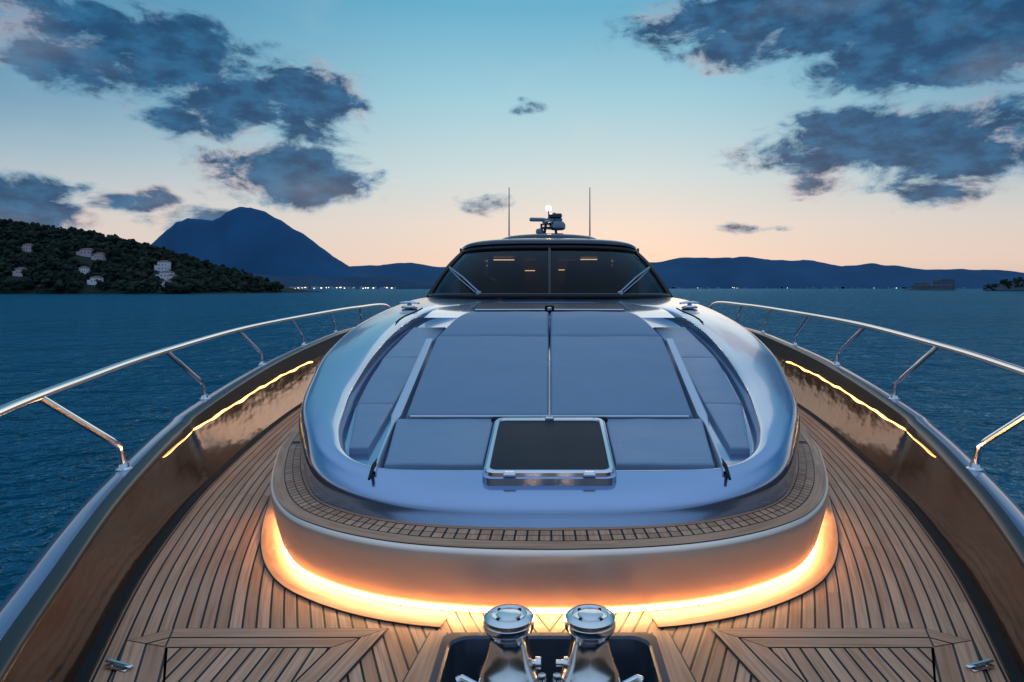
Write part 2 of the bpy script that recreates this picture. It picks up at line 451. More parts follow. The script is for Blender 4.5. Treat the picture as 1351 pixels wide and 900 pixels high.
for s in (-1, 1):
    rows = []
    for i in range(30):
        y = 3.86 + i * (6.75 - 3.86) / 29
        x = interp([(3.86, .99), (4.75, 1.085), (6.75, 1.19)], y)
        h = interp([(3.86, .583), (4.05, .625), (4.75, .70), (6.75, 1.12)], y)
        w = interp([(3.86, .006), (4.7, .012), (4.85, .035), (6.75, .035)], y)
        rows.append([(s * (x - w), y, h - .12), (s * (x - w), y, h - .005), (s * (x - w * .7), y, h), (s * (x + w * .7), y, h), (s * (x + w), y, h - .008), (s * (x + w + .02), y, h - .14)])
    v, f = loft(rows)
    mesh_obj("pad_side_rail", v, f, [TRIM], parent=yacht, autosmooth=30)
    mb = MB()
    mb.tube([(s * 1.005, 3.80, .555), (s * 1.01, 3.93, .592), (s * 1.02, 4.05, .60)], [.008, .017, .01], 0, 8)
    mb.obj("drain_slot", [BLACKM], parent=yacht)

# hatch
hatch = empty("foredeck_hatch")
def hz_(y): return .585 + (y - 3.74) * .158
def rrect(x0, x1, y0, y1, r, n=6):
    pts = []
    for cx, cy, a0 in ((x1 - r, y1 - r, 0), (x0 + r, y1 - r, 90), (x0 + r, y0 + r, 180), (x1 - r, y0 + r, 270)):
        for k in range(n + 1):
            a = math.radians(a0 + 90 * k / n)
            pts.append((cx + r * math.cos(a), cy + r * math.sin(a)))
    return pts
def hr(x, y0, y1, r, dz): return [(p[0], p[1], hz_(p[1]) + dz) for p in rrect(-x, x, y0, y1, r)]
rings = [hr(.374, 3.738, 4.68, .06, -.12), hr(.374, 3.738, 4.68, .06, -.010), hr(.368, 3.744, 4.674, .055, -.006)]
v, f = loft(rings, True); n = len(rings[0]); f.append(tuple(2 * n + i for i in range(n)))
mesh_obj("housing", v, f, [PAINT], parent=hatch, autosmooth=40)
rings = [hr(.362, 3.755, 4.62, .06, -.01), hr(.362, 3.755, 4.62, .06, .014), hr(.356, 3.761, 4.614, .055, .020), hr(.336, 3.782, 4.594, .045, .020), hr(.330, 3.788, 4.588, .04, .012), hr(.330, 3.788, 4.588, .04, .003)]
v, f = loft(rings, True)
mesh_obj("frame", v, f, [CHROME], parent=hatch, autosmooth=40)
r1 = hr(.332, 3.786, 4.590, .04, .010)
mesh_obj("pane", r1, [tuple(range(len(r1)))], [SMOKED], parent=hatch, smooth=False)
mb = MB()
for x in (-.22, .22):
    mb.box((x, 3.752, hz_(3.752) + .010), (.07, .035, .028), 0, 0, .008)
    mb.lathe((x - .03, 3.742, hz_(3.74) + .010), [(.0, 0), (.012, 0), (.012, .06), (0, .06)], 0, 10, 'x')
mb.box((0, 4.60, hz_(4.60) + .016), (.06, .03, .03), 0, 0, .008)
for sx in (-.3, .3):
    mb.box((sx, 4.605, hz_(4.6) + .012), (.03, .025, .02), 0, 0, .006)
mb.obj("hinges", [CHROME], parent=hatch)
mb = MB(); mb.box((0, 4.70, .705), (.80, .05, .05), 0, 0, .01)
mb.obj("gasket_channel", [BLACKM], parent=hatch)

rows = []
for i in range(9):
    y = 8.75 + i * .13
    rows.append([(x, y, interp([(8.7, 1.335), (9.9, 1.405)], y)) for x in (-.98, -.6, 0, .6, .98)])
v, f = loft(rows)
mesh_obj("skylight_pane", v, f, [SMOKED], parent=yacht)
rows2 = []
for i in range(14):
    y = 8.15 + i * .155
    hw = 1.5 if y < 9.2 else 1.5 - (y - 9.2) * .45
    rows2.append([(x, y, interp([(8.1, 1.26), (8.7, 1.325), (10.3, 1.405)], y)) for x in (-hw, -.5, .5, hw)])
v, f = loft(rows2)
mesh_obj("skylight_surround", v, f, [PAINT], parent=yacht)
mb = MB(); mb.box((0, 8.9, 1.37), (.12, .5, .05), 0, 0, .01); mb.box((.0, 8.6, 1.36), (.05, .2, .04), 1, 0, .01)
mb.tube([(-.95, 8.72, 1.342), (0, 8.72, 1.345), (.95, 8.72, 1.342)], .008, 1, 6)
mb.obj("pad_latch", [BLACKM, CHROME], parent=yacht)
for s in (-1, 1):
    cl = empty("deck_cleat")
    mb = MB()
    x0, y0, z0 = s * 1.93, 9.4, 1.36
    mb.lathe((x0, y0, z0 - .02), [(.11, 0), (.11, .02), (.09, .035), (.05, .04), (0.001, .04)], 0, 24)
    mb.tube([(x0 - .14 * s, y0 - .05, z0 + .05), (x0 - .06 * s, y0, z0 + .06), (x0 + .06 * s, y0, z0 + .06), (x0 + .14 * s, y0 + .05, z0 + .05)], [.014, .02, .02, .014], 0, 10)
    mb.tube([(x0, y0, z0), (x0, y0, z0 + .06)], .03, 0, 10)
    mb.obj("body", [CHROME], parent=cl)
    mb = MB()
    mb.tube([(s * (1.80 + .03 * math.sin(i)), 8.0 + i * .3, interp([(8, 1.215), (9.8, 1.365)], 8.0 + i * .3)) for i in range(6)], .008, 0, 6)
    mb.obj("coaming_seam", [BLACKM], parent=yacht)

# ---------------------------------------------------------------- guard rails
for s in (-1, 1):
    dz = .05 if s > 0 else 0
    dx = .05 if s > 0 else 0
    ctrl = [(1.2, 1.75, .96), (2.5, 2.38, .98), (3.42, 2.75, 1.0), (4.4, 3.06, 1.01), (5.9, 3.40, 1.05), (8.5, 3.79, 1.12), (11.5, 3.93, 1.18), (14, 3.96, 1.22), (16.5, 3.95, 1.2), (17.2, 3.93, .85)]
    rail = cr([(s * (x + dx), y, z + dz) for y, x, z in ctrl], 10)
    g = empty("guard_rail")
    mb = MB(); mb.tube(rail, .029, 0, 14)
    for yb in (2.1, 4.38, 6.6, 8.75, 10.8, 12.8, 14.8):
        xb = edge(yb) + fl(yb) + .10
        zb = zt(yb)
        yt = yb - .55
        rp = min(rail, key=lambda p: abs(p[1] - yt))
        b0 = Vector((s * xb, yb, zb)); k1 = Vector((s * (xb + .01), yb - .03, zb + .16)); top = Vector(rp)
        k2 = k1.lerp(top, .12); k0 = b0.lerp(k1, .75)
        mb.tube([b0, k0, k1, k2, k1.lerp(top, .5), top], .021, 0, 10)
        mb.lathe(tuple(b0), [(.05, -.01), (.05, .008), (.034, .018), (.026, .05), (.02, .05)], 0, 16)
    mb.obj("tubing", [CHROME], parent=g)

# ---------------------------------------------------------------- deck locker lids
def board(mb_v, mb_f, mb_uv, quad, seed):
    o = len(mb_v)
    a, b, c, d = quad
    L = math.dist(a, b)
    mb_v += [(*a, .0075), (*b, .0075), (*c, .0075), (*d, .0075)]
    mb_uv += [(seed + .12, 0), (seed + .12, L), (seed + .88, L - .08), (seed + .88, .08)]
    mb_f.append((o, o + 1, o + 2, o + 3))
def shrink(q, d):
    n = len(q); cx = sum(p[0] for p in q) / n; cy = sum(p[1] for p in q) / n
    lines = []
    for i in range(n):
        a, b = Vector(q[i]), Vector(q[(i + 1) % n])
        t = (b - a).normalized(); nn = Vector((-t.y, t.x))
        if nn.dot(Vector((cx, cy)) - a) < 0: nn = -nn
        lines.append((a + nn * d, t))
    out = []
    for i in range(n):
        p, t = lines[i - 1]; q2, u = lines[i]
        den = t.x * u.y - t.y * u.x
        k = ((q2.x - p.x) * u.y - (q2.y - p.y) * u.x) / den
        out.append((p.x + t.x * k, p.y + t.y * k))
    return out
for s in (-1, 1):
    lid = empty("deck_locker_lid")
    Q = [(s * .77, 3.23), (s * 1.78, 3.23), (s * 1.93, 3.12), (s * 1.40, 1.9), (s * 1.06, 1.9)]
    mesh_obj("caulk_bed", [(*p, .004) for p in shrink(Q, -.010)], [(0, 1, 2, 3, 4)], [CAULK], parent=lid, smooth=False)
    V_, F_, U_ = [], [], []
    cur = Q
    for ringi in range(2):
        inn = shrink(cur, .078)
        for i in range(len(Q)):
            j = (i + 1) % len(Q)
            a, b, c, d = Vector(cur[i]), Vector(cur[j]), Vector(inn[j]), Vector(inn[i])
            t = (b - a).normalized() * .004
            board(V_, F_, U_, [tuple(a + t), tuple(b - t), tuple(c - t), tuple(d + t)], 10 + ringi * 7 + i * 3)
        cur = shrink(inn, .010)
    o = len(V_)
    V_ += [(*p, .0075) for p in cur]; U_ += [(p[0] / PW * 1.0 + 300, p[1]) for p in cur]
    F_.append(tuple(o + i for i in range(len(cur))))
    mesh_obj("teak_boards", V_, F_, [TEAK], U_, parent=lid, smooth=False)
for s in (-1, 1):
    mesh_obj("well_margin_caulk", [(s * .475, 1.95, .004), (s * .475, 3.2, .004), (s * .565, 3.2, .004), (s * .69, 1.95, .004)], [(0, 1, 2, 3)], [CAULK], parent=yacht, smooth=False)
    mesh_obj("well_margin_board", [(s * .482, 1.95, .0075), (s * .482, 3.21, .0075), (s * .555, 3.21, .0075), (s * .68, 1.95, .0075)], [(0, 1, 2, 3)], [TEAK],
             [(5.1, 0), (5.1, 1.2), (5.9, 1.2), (5.9, 0)], parent=yacht, smooth=False)

def wr(d, z, r=.07): return [(p[0], p[1], z) for p in rrect(-.48 + d, .48 - d, 2.0 + d, 3.17 - d, r)]
rings = [wr(-.012, .002, .01), wr(-.012, .014, .06), wr(.02, .014, .09), wr(.03, .004, .09), wr(.04, -.2, .08)]
v, f = loft(rings, True); n = len(rings[0]); f.append(tuple(4 * n + i for i in range(n)))
WELL = simple("dark_well_liner", (.045, .06, .09), .3, .3)
mesh_obj("windlass_well", v, f, [WELL], parent=yacht, autosmooth=30)
STEEL = simple("polished_windlass_steel", (.78, .75, .73), .15, 1., .06, 30)
for s in (-1, 1):
    w = empty("anchor_windlass", (s * .161, 2.70, .035))
    mb = MB()
    mb.lathe((0, 0, 0), [(.13, -.23), (.13, -.17), (.122, -.12), (.118, -.02), (.119, .02), (.119, .050), (.115, .066), (.104, .085), (.090, .12), (.080, .16), (.075, .19), (.076, .212), (.086, .230), (.097, .24), (.101, .25), (.101, .268), (.0985, .270), (.0985, .274), (.101, .276), (.099, .286), (.088, .294), (.072, .297), (.066, .293), (.05, .293), (.046, .299), (.03, .303), (.001, .303)], 0, 64)
    for k in range(4):
        a = math.pi / 4 + math.pi / 2 * k
        mb.box((.058 * math.cos(a), .058 * math.sin(a), .293), (.012, .012, .008), 1)
    mb.lathe((0, 0, -.12), [(.10, 0), (.15, .01), (.155, .03), (.12, .045), (.155, .06), (.15, .08), (.1, .085)], 0, 40)
    mb.lathe((-s * .105, 0, .10), [(0, 0), (.022, 0), (.022, .022), (.012, .022), (.012, -.03)], 0, 16, 'x')
    mb.tube([(s * .11, .0, .0), (s * .19, .02, .03), (s * .2, .02, .02)], [.014, .014, .02], 0, 10)
    mb.obj("drum", [STEEL, BLACKM], parent=w)
wa = empty("chain_stopper")
mb = MB()
for x in (-.03, .03):
    mb.tube([(x, 2.72, -.2), (x, 2.72, .06)], .012, 0, 10)
    mb.lathe((x, 2.72, .05), [(0.001, .03), (.016, .028), (.02, .015), (.016, 0)], 0, 12)
for s in (-1, 1):
    mb.box((s * .33, 2.85, -.14), (.12, .2, .1), 0, .2 * s, .02)
    mb.tube([(s * .33, 2.9, -.1), (s * .33, 2.8, .0), (s * .36, 2.6, -.02)], .014, 0, 10)
    mb.lathe((s * .40, 2.6, -.2), [(.05, 0), (.05, .04), (.03, .06), (.03, .12), (.001, .12)], 0, 16)
mb.obj("body", [CHROME], parent=wa)
for s in (-1, 1):
    c = empty("mooring_cleat")
    mb = MB()
    x0, y0 = s * 1.83, 2.90
    mb.box((x0, y0, .012), (.12, .045, .008), 0, s * .35, .003)
    mb.box((x0, y0, .024), (.15, .02, .012), 0, s * .35, .005)
    mb.tube([(x0 - .03, y0, .0), (x0 - .03, y0, .02)], .007, 0); mb.tube([(x0 + .03, y0, .0), (x0 + .03, y0, .02)], .007, 0)
    mb.obj("body", [CHROME], parent=c)

# ---------------------------------------------------------------- wheelhouse
DARKB = simple("dark_blue_roof_paint", (.014, .025, .05), .25, .3, coat=.4)
Wb = [(0, 11.35, 1.46), (.75, 11.42, 1.46), (1.4, 11.62, 1.455), (1.9, 12.0, 1.45), (2.24, 12.6, 1.44), (2.38, 13.8, 1.42), (2.45, 16, 1.4), (2.5, 20, 1.4)]
Wt = [(0, 13.0, 2.46), (.6, 13.04, 2.46), (1.1, 13.15, 2.45), (1.45, 13.4, 2.43), (1.66, 13.85, 2.40), (1.76, 14.8, 2.38), (1.8, 16.5, 2.38), (1.82, 20, 2.36)]
hb, ht = cr(Wb, 6), cr(Wt, 6)
def fullx(h): return [(-p[0], p[1], p[2]) for p in reversed(h[1:])] + list(h)
def sect(t, out=0):
    r = []
    for a, b in zip(hb, ht):
        p = vl(a, b, t)
        bul = .07 * math.sin(math.pi * t) + out
        l = math.hypot(p[0], 16 - p[1]) or 1
        r.append((p[0] + p[0] / l * bul, p[1] - max(0, (16 - p[1])) / l * bul, p[2] + bul * .5))
    return fullx(r)
v, f = loft([sect(i / 8) for i in range(9)])
mesh_obj("windscreen_glass", v, f, [GLASS], parent=yacht)
mb = MB()
mb.tube([(p[0], p[1], p[2] + .0) for p in sect(.02, .01)], .045, 0, 8)
mb.tube(sect(.98, .01), .05, 0, 8)
mb.tube(sect(.90, .012), .045, 0, 8)
nn = len(sect(0)); mids = nn // 2
for idx in (mids, mids - 23, mids + 23):
    mb.tube([sect(t / 8, .006)[idx] for t in range(9)], .035 if idx == mids else .06, 0, 8)
mb.obj("windscreen_frame", [BLACKS], parent=yacht)
rf = []
for k, (o_, z_) in enumerate([(.0, 2.42), (.10, 2.43), (.15, 2.46), (.14, 2.50), (.08, 2.535), (-.02, 2.56)]):
    row = []
    for p in ht:
        l = math.hypot(p[0], 16 - p[1]) or 1
        row.append((p[0] + p[0] / l * o_, p[1] - max(0, 16 - p[1]) / l * o_, z_ + (p[2] - 2.46)))
    rf.append(fullx(row))
for (sc, z_) in ((.86, 2.60), (.62, 2.655), (.3, 2.69), (.02, 2.70)):
    rf.append(fullx([(p[0] * sc, 16 + (p[1] - 16) * (sc if p[1] < 16 else 1), z_ - .03 * (p[0] / 1.8) ** 2) for p in ht]))
v, f = loft(rf)
mesh_obj("hardtop_roof", v, f, [DARKB], parent=yacht, autosmooth=50)
rings = []
for sc, z_ in ((1, 2.60), (.98, 2.70), (.9, 2.75), (.6, 2.775), (.05, 2.785)):
    rings.append([(1.15 * sc * math.cos(a), 15.6 + 1.5 * sc * math.sin(a), z_) for a in [2 * math.pi * i / 40 for i in range(40)]])
v, f = loft(rings, True)
mesh_obj("roof_fairing", v, f, [DARKB], parent=yacht)
WOODI = simple("interior_walnut", (.16, .08, .045), .4)
LAMP = emis("interior_lamp", (1.0, .62, .28), 5)
mb = MB()
mb.box((0, 16.2, 1.25), (4.4, 7.0, .06), 1)
mb.box((0, 19.3, 1.85), (3.5, .08, 1.2), 0)
mb.box((0, 12.9, 1.48), (3.2, .9, .12), 1, 0, .04)
mb.box((.75, 13.4, 1.66), (1.0, .3, .26), 1, 0, .08)
for x in (-.75, .55, 1.15):
    mb.box((x, 14.4, 1.75), (.46, .16, .62), 2, 0, .06); mb.box((x, 14.4, 2.12), (.28, .12, .16), 2, 0, .05)
for x in (-1.5, 1.5):
    mb.box((x, 15.8, 1.62), (.5, 2.4, .5), 2, 0, .08)
mb.box((0, 15.8, 2.37), (3.2, 5, .03), 0)
for s in (-1, 1):
    mb.box((s * 1.85, 17.0, 1.9), (.06, 5.4, 1.1), 1)
mb.obj("wheelhouse_interior", [WOODI, BLACKM, simple("leather_seat", (.09, .07, .06), .5)], parent=yacht)
mb = MB()
for x, y, z, w in ((-1.1, 16.5, 2.30, .5), (.95, 16.5, 2.31, .4), (-.55, 18.9, 2.1, .3), (.5, 18.9, 2.12, .5)):
    mb.box((x, y, z), (w, .1, .02), 0)
mb.obj("interior_lamps", [LAMP], parent=yacht)
for s in (-1, 1):
    mb = MB()
    a0 = sect(.06, .05); a1 = sect(.52, .05)
    p0, p1 = Vector(a0[mids + s * 10]), Vector(a1[mids + s * 21])
    mb.tube([p0, p0.lerp(p1, .5) + Vector((0, -.06, .03)), p1], .016, 0, 8)
    mb.tube([p0 + Vector((s * .06, 0, 0)), p0.lerp(p1, .5) + Vector((s * .06, -.05, .0)), p1 + Vector((0, .02, -.03))], .010, 0, 8)
    mb.lathe(tuple(p0 + Vector((0, 0, -.03))), [(.05, -.02), (.05, .03), (.03, .05), (.001, .05)], 0, 12)
    mb.obj("windscreen_wiper", [simple("wiper_arm", (.3, .34, .42), .35, .4)], parent=yacht)

mast = empty("radar_mast", (0.02, 15.3, 2.76))
WHITE = simple("radar_housing", (.14, .20, .28), .35)
mb = MB()
mb.box((0, 0, .03), (.62, .5, .08), 1, 0, .03)
mb.tube([(-.14, .05, .03), (-.10, 0, .3)], .03, 1, 8); mb.tube([(.14, .05, .03), (.10, 0, .3)], .03, 1, 8)
mb.box((0, 0, .20), (.36, .3, .05), 1, 0, .02)
mb.box((.02, 0, .3), (.3, .28, .06), 1, 0, .02)
mb.lathe((.16, 0, .16), [(.14, 0), (.18, .04), (.18, .12), (.14, .18), (.001, .2)], 0, 20)
mb.lathe((-.06, 0, .27), [(.12, 0), (.12, .08), (.08, .1), (.001, .1)], 0, 16)
mb.box((-.10, 0, .39), (.74, .09, .085), 0, .15, .02)
mb.tube([(.09, 0, .35), (.09, 0, .55)], .025, 1, 8)
mb.box((.11, 0, .48), (.3, .12, .10), 1, 0, .02)
mb.tube([(-.2, 0, .1), (-.2, 0, .3)], .025, 1, 8)
mb.lathe((-.24, 0, .08), [(.08, 0), (.09, .05), (.07, .1), (.001, .12)], 0, 14)
mb.obj("mast_assembly", [WHITE, DARKB], parent=mast)
NAV = emis("anchor_light", (1, .78, .5), 25)
mb = MB(); mb.lathe((-.04, 0, .60), [(.001, 0), (.05, 0), (.06, .05), (.045, .09), (.001, .10)], 0, 12); mb.obj("light", [NAV], parent=mast)
mb = MB(); mb.tube([(-.04, 0, .3), (-.04, 0, .60)], .014, 0, 6); mb.obj("light_pole", [DARKB], parent=mast)
ANT = simple("antenna_fibreglass", (.10, .13, .18), .4)
for s in (-1, 1):
    a = empty("whip_antenna", (s * .9, 15.2, 2.58))
    mb = MB(); mb.tube([(0, 0, 0), (0, 0, .16), (0, 0, 1.28)], [.022, .016, .009], 0, 8); mb.obj("whip", [ANT], parent=a)

# ---------------------------------------------------------------- water
def water_mat():
    m = bpy.data.materials.new("sea_water"); m.use_nodes = True
    nt = m.node_tree; nt.nodes.clear()
    tc = N(nt, 'ShaderNodeTexCoord')
    hs = []
    for sc, det, w, st in ((.42, 5, 2.0, (1, 1.15, 1)), (1.7, 3, .6, (1, 1.2, 1)), (.08, 2, 3.0, (1, 1.5, 1))):
        mp = N(nt, 'ShaderNodeMapping'); mp.inputs['Scale'].default_value = st; mp.inputs['Rotation'].default_value = (0, 0, .5)
        nt.links.new(tc.outputs['Object'], mp.inputs[0])
        nz = N(nt, 'ShaderNodeTexNoise'); nz.inputs['Scale'].default_value = sc; nz.inputs['Detail'].default_value = det; nz.inputs['Distortion'].default_value = .5
        nt.links.new(mp.outputs[0], nz.inputs['Vector'])
        hs.append(math_n(nt, 'MULTIPLY', nz.outputs[0], w))
    h = math_n(nt, 'ADD', math_n(nt, 'ADD', hs[0], hs[1]), hs[2])
    bp = N(nt, 'ShaderNodeBump'); bp.inputs['Strength'].default_value = 1; bp.inputs['Distance'].default_value = 1.0
    nt.links.new(h, bp.inputs['Height'])
    pt = N(nt, 'ShaderNodeTexNoise'); pt.inputs['Scale'].default_value = .02; pt.inputs['Detail'].default_value = 2
    nt.links.new(tc.outputs['Object'], pt.inputs['Vector'])
    df = N(nt, 'ShaderNodeBsdfDiffuse'); gl = N(nt, 'ShaderNodeBsdfGlossy'); fr = N(nt, 'ShaderNodeFresnel'); mx = N(nt, 'ShaderNodeMixShader'); o = N(nt, 'ShaderNodeOutputMaterial')
    nt.links.new(mixc(nt, pt.outputs[0], (.002, .078, .135), (.006, .115, .190)), df.inputs[0])
    gl.inputs[0].default_value = (.36, .74, 1, 1); gl.inputs['Roughness'].default_value = .10
    fr.inputs[0].default_value = 1.33
    for nd in (df, gl, fr): nt.links.new(bp.outputs[0], nd.inputs['Normal'])
    nt.links.new(math_n(nt, 'MINIMUM', fr.outputs[0], .45), mx.inputs[0])
    nt.links.new(df.outputs[0], mx.inputs[1]); nt.links.new(gl.outputs[0], mx.inputs[2]); nt.links.new(mx.outputs[0], o.inputs[0])
    return m
R = 30000
mesh_obj("sea_water", [(-R, -R, WATER_Z), (R, -R, WATER_Z), (R, R, WATER_Z), (-R, R, WATER_Z)], [(0, 1, 2, 3)], [water_mat()], smooth=False)

# ---------------------------------------------------------------- terrain
def terrain(name, prof, y0, yr, y1, mat, ncol=160, nrow=22, amp=.12, fs=.004, x_fan=True):
    tab = prof
    x0, x1 = tab[0][0], tab[-1][0]
    vs = []
    for j in range(nrow + 1):
        t = j / nrow
        y = lerp(y0, y1, t)
        k = (y - y0) / (yr - y0) if y < yr else (y1 - y) / (y1 - yr)
        k = max(0, k)
        for i in range(ncol + 1):
            x = lerp(x0, x1, i / ncol)
            H = interp(tab, x)
            n_ = mnoise.fractal(Vector((x * fs, y * fs, 3.1)), 1, 2, 5)
            z = H * (k ** .8) * (1 + amp * n_ * (1.2 - .6 * k)) + n_ * amp * .2 * H
            z = max(z, -2) if k > 0 else -3
            vs.append((x * (y / yr if x_fan else 1), y, WATER_Z + z))
    fs_ = [(j * (ncol + 1) + i, j * (ncol + 1) + i + 1, (j + 1) * (ncol + 1) + i + 1, (j + 1) * (ncol + 1) + i) for j in range(nrow) for i in range(ncol)]
    return mesh_obj(name, vs, fs_, [mat])
MOUNT = simple("hazed_mountain_slope", (.020, .080, .17), .95, 0, .35, .004, spec=.05)  # aerial haze painted into the slope as a blue base colour
RANGE = simple("hazed_range_slope", (.030, .085, .165), .95, 0, .3, .003, spec=.05)  # distance haze mixed into the range's bluish colour
HILLM = simple("wooded_hill_soil", (.025, .035, .03), .95, 0, .4, .05, spec=.05)
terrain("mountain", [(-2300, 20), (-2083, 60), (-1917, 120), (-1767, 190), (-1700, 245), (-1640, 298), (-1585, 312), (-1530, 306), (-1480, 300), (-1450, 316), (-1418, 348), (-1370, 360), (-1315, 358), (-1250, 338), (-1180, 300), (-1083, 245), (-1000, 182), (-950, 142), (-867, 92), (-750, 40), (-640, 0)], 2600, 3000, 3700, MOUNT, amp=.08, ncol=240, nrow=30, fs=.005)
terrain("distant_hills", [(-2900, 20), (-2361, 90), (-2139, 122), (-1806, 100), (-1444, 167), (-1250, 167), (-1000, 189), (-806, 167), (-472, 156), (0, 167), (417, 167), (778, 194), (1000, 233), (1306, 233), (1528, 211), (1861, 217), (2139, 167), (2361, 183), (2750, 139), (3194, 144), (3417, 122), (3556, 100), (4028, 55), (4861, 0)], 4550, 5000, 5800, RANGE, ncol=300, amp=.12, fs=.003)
terrain("foothills", [(-2000, 20), (-1500, 60), (-1250, 62), (-1000, 48), (-800, 42), (-600, 46), (-420, 25), (-300, 0)], 2300, 2450, 2700, simple("hazed_foothill_slope", (.03, .07, .12), .95, 0, .4, .01, spec=.05), amp=.2, fs=.01)  # foothill colour carries painted blue haze too

HP = smooth_tab([(-800, 80), (-600, 70), (-500, 61), (-403, 50), (-347, 41), (-292, 27), (-250, 13), (-228, 5), (-212, -1)], 6)
hill_y0, hill_yr, hill_y1 = 430, 530, 680
def hill_z(x, y):
    k = (y - hill_y0) / (hill_yr - hill_y0) if y < hill_yr else (hill_y1 - y) / (hill_y1 - hill_yr)
    k = max(0, k)
    return interp(HP, x) * (k ** .8)
terrain("headland_hill", HP, hill_y0, hill_yr, hill_y1, HILLM, amp=.03, fs=.02, x_fan=False)
def ico():
    t = (1 + 5 ** .5) / 2
    v = [(-1, t, 0), (1, t, 0), (-1, -t, 0), (1, -t, 0), (0, -1, t), (0, 1, t), (0, -1, -t), (0, 1, -t), (t, 0, -1), (t, 0, 1), (-t, 0, -1), (-t, 0, 1)]
    v = [tuple(Vector(p).normalized()) for p in v]
    f = [(0, 11, 5), (0, 5, 1), (0, 1, 7), (0, 7, 10), (0, 10, 11), (1, 5, 9), (5, 11, 4), (11, 10, 2), (10, 7, 6), (7, 1, 8), (3, 9, 4), (3, 4, 2), (3, 2, 6), (3, 6, 8), (3, 8, 9), (4, 9, 5), (2, 4, 11), (6, 2, 10), (8, 6, 7), (9, 8, 1)]
    return v, f
IV, IF = ico()
villas = [(-336, 496, 8, 5, 1), (-324, 492, 6, 5, 1), (-279, 494, 7, 5, 2), (-268, 478, 8, 5, 1), (-261, 472, 5, 5, 1), (-385, 462, 6, 5, 1), (-296, 446, 6, 4, 1), (-350, 452, 5, 4, 1), (-374, 490, 6, 4, 1), (-252, 450, 5, 4, 1), (-395, 446, 5, 4, 1), (-315, 462, 5, 4, 1)]
def forest_mat(name, a, b_):
    m, nt, b = newmat(name)
    tc = N(nt, 'ShaderNodeTexCoord'); nz = N(nt, 'ShaderNodeTexNoise'); nz.inputs['Scale'].default_value = .12; nz.inputs['Detail'].default_value = 8
    nt.links.new(tc.outputs['Object'], nz.inputs['Vector'])
    nt.links.new(mixc(nt, smoothstep(nt, nz.outputs[0], .35, .65), a, b_), b.inputs['Base Color'])
    b.inputs['Roughness'].default_value = .9; b.inputs['Specular IOR Level'].default_value = .1
    return m
FOR = forest_mat("dark_foliage", (.006, .012, .011), (.026, .040, .028))
def forest(name, n, xr, yr, zf, rmin, rmax, avoid=()):
    vs, fs = [], []
    for _ in range(n):
        x = random.uniform(*xr); y = random.uniform(*yr)
        z = zf(x, y)
        if z < .8: continue
        if any(abs(x - a[0]) < a[2] * .85 and -16 < y - a[1] < a[3] * .6 for a in avoid): continue
        R_ = random.uniform(rmin, rmax)
        for c in range(5):
            cx, cy, cz = x + random.uniform(-R_, R_) * .7, y + random.uniform(-R_, R_) * .7, z + R_ * random.uniform(.2, 1.3)
            r = R_ * random.uniform(.25, .6)
            o = len(vs)
            for p in IV:
                k = r * random.uniform(.65, 1.3)
                vs.append((cx + p[0] * k, cy + p[1] * k, WATER_Z + cz + p[2] * k * .9))
            fs += [tuple(i + o for i in q) for q in IF]
    return mesh_obj(name, vs, fs, [FOR], smooth=False)
forest("forest_trees", 3000, (-600, -212), (431, 560), hill_z, 2.0, 4.6, villas)
WALLW = simple("villa_white_render", (.66, .66, .70), .8); ROOFT = simple("terracotta_roof", (.16, .08, .065), .8); WIN = simple("window_dark", (.03, .03, .04), .2); WALLP = simple("villa_pink_render", (.50, .38, .42), .8)
def villa(x, y, w, d, st, name="hillside_villa"):
    e = empty(name)
    z = (WATER_Z + hill_z(x, y) + .5)
    h = st * 2.6 + 1
    mb = MB()
    mb.box((x, y, z + h / 2 - 2), (w, d, h + 4), 0)
    mb.box((x - w * .6, y - .5, z + h * .3 - 2), (w * .5, d * .7, h * .6 + 4), 0)
    for k in range(st):
        for i in range(3):
            mb.box((x - w / 2 + w * (i + .5) / 3, y - d / 2 - .01, z + 1.4 + 2.6 * k), (w * .09, .12, 1.0), 2)
    zz = z + h
    v = [(x - w / 2 - .4, y - d / 2 - .4, zz), (x + w / 2 + .4, y - d / 2 - .4, zz), (x + w / 2 + .4, y + d / 2 + .4, zz), (x - w / 2 - .4, y + d / 2 + .4, zz), (x - w * .25, y, zz + 1.2), (x + w * .25, y, zz + 1.2)]
    mb.add(v, [(0, 1, 5, 4), (1, 2, 5), (2, 3, 4, 5), (3, 0, 4), (3, 2, 1, 0)], 1)
    mb.obj("walls_and_roof", [WALLP if x < -320 else WALLW, ROOFT, WIN], smooth=False, parent=e)
for a in villas: villa(*a)
mb = MB()
WL = emis("town_window_light", (1, .78, .52), 3.5)
for i in range(170):
    x = random.uniform(-1450, -560) * .93; y = 2270 + random.uniform(-10, 30)
    w = random.uniform(6, 18); h = random.uniform(4, 10)
    mb.box((x, y, WATER_Z + h / 2), (w, 10, h), 0)
    if random.random() < .5:
        mb.box((x, y - 5.2, WATER_Z + h * .6), (w * .35, .3, 2.0), 1)
mb.obj("shoreline_town", [simple("town_walls", (.28, .32, .38), .9), WL], smooth=False)
mb = MB()
for i in range(70):
    x = random.uniform(100, 3000); y = 4540
    w = random.uniform(10, 30); h = random.uniform(5, 14)
    mb.box((x * .92, y, WATER_Z + h / 2), (w, 10, h), 0)
    if random.random() < .25: mb.box((x * .92, y - 5.5, WATER_Z + h * .6), (w * .2, .5, 2.5), 1)
mb.obj("far_shore_village", [simple("far_town_walls", (.16, .22, .30), .9), WL], smooth=False)
FST = simple("fortress_stone", (.07, .09, .12), .9)
fort = empty("island_fortress")
mb = MB()
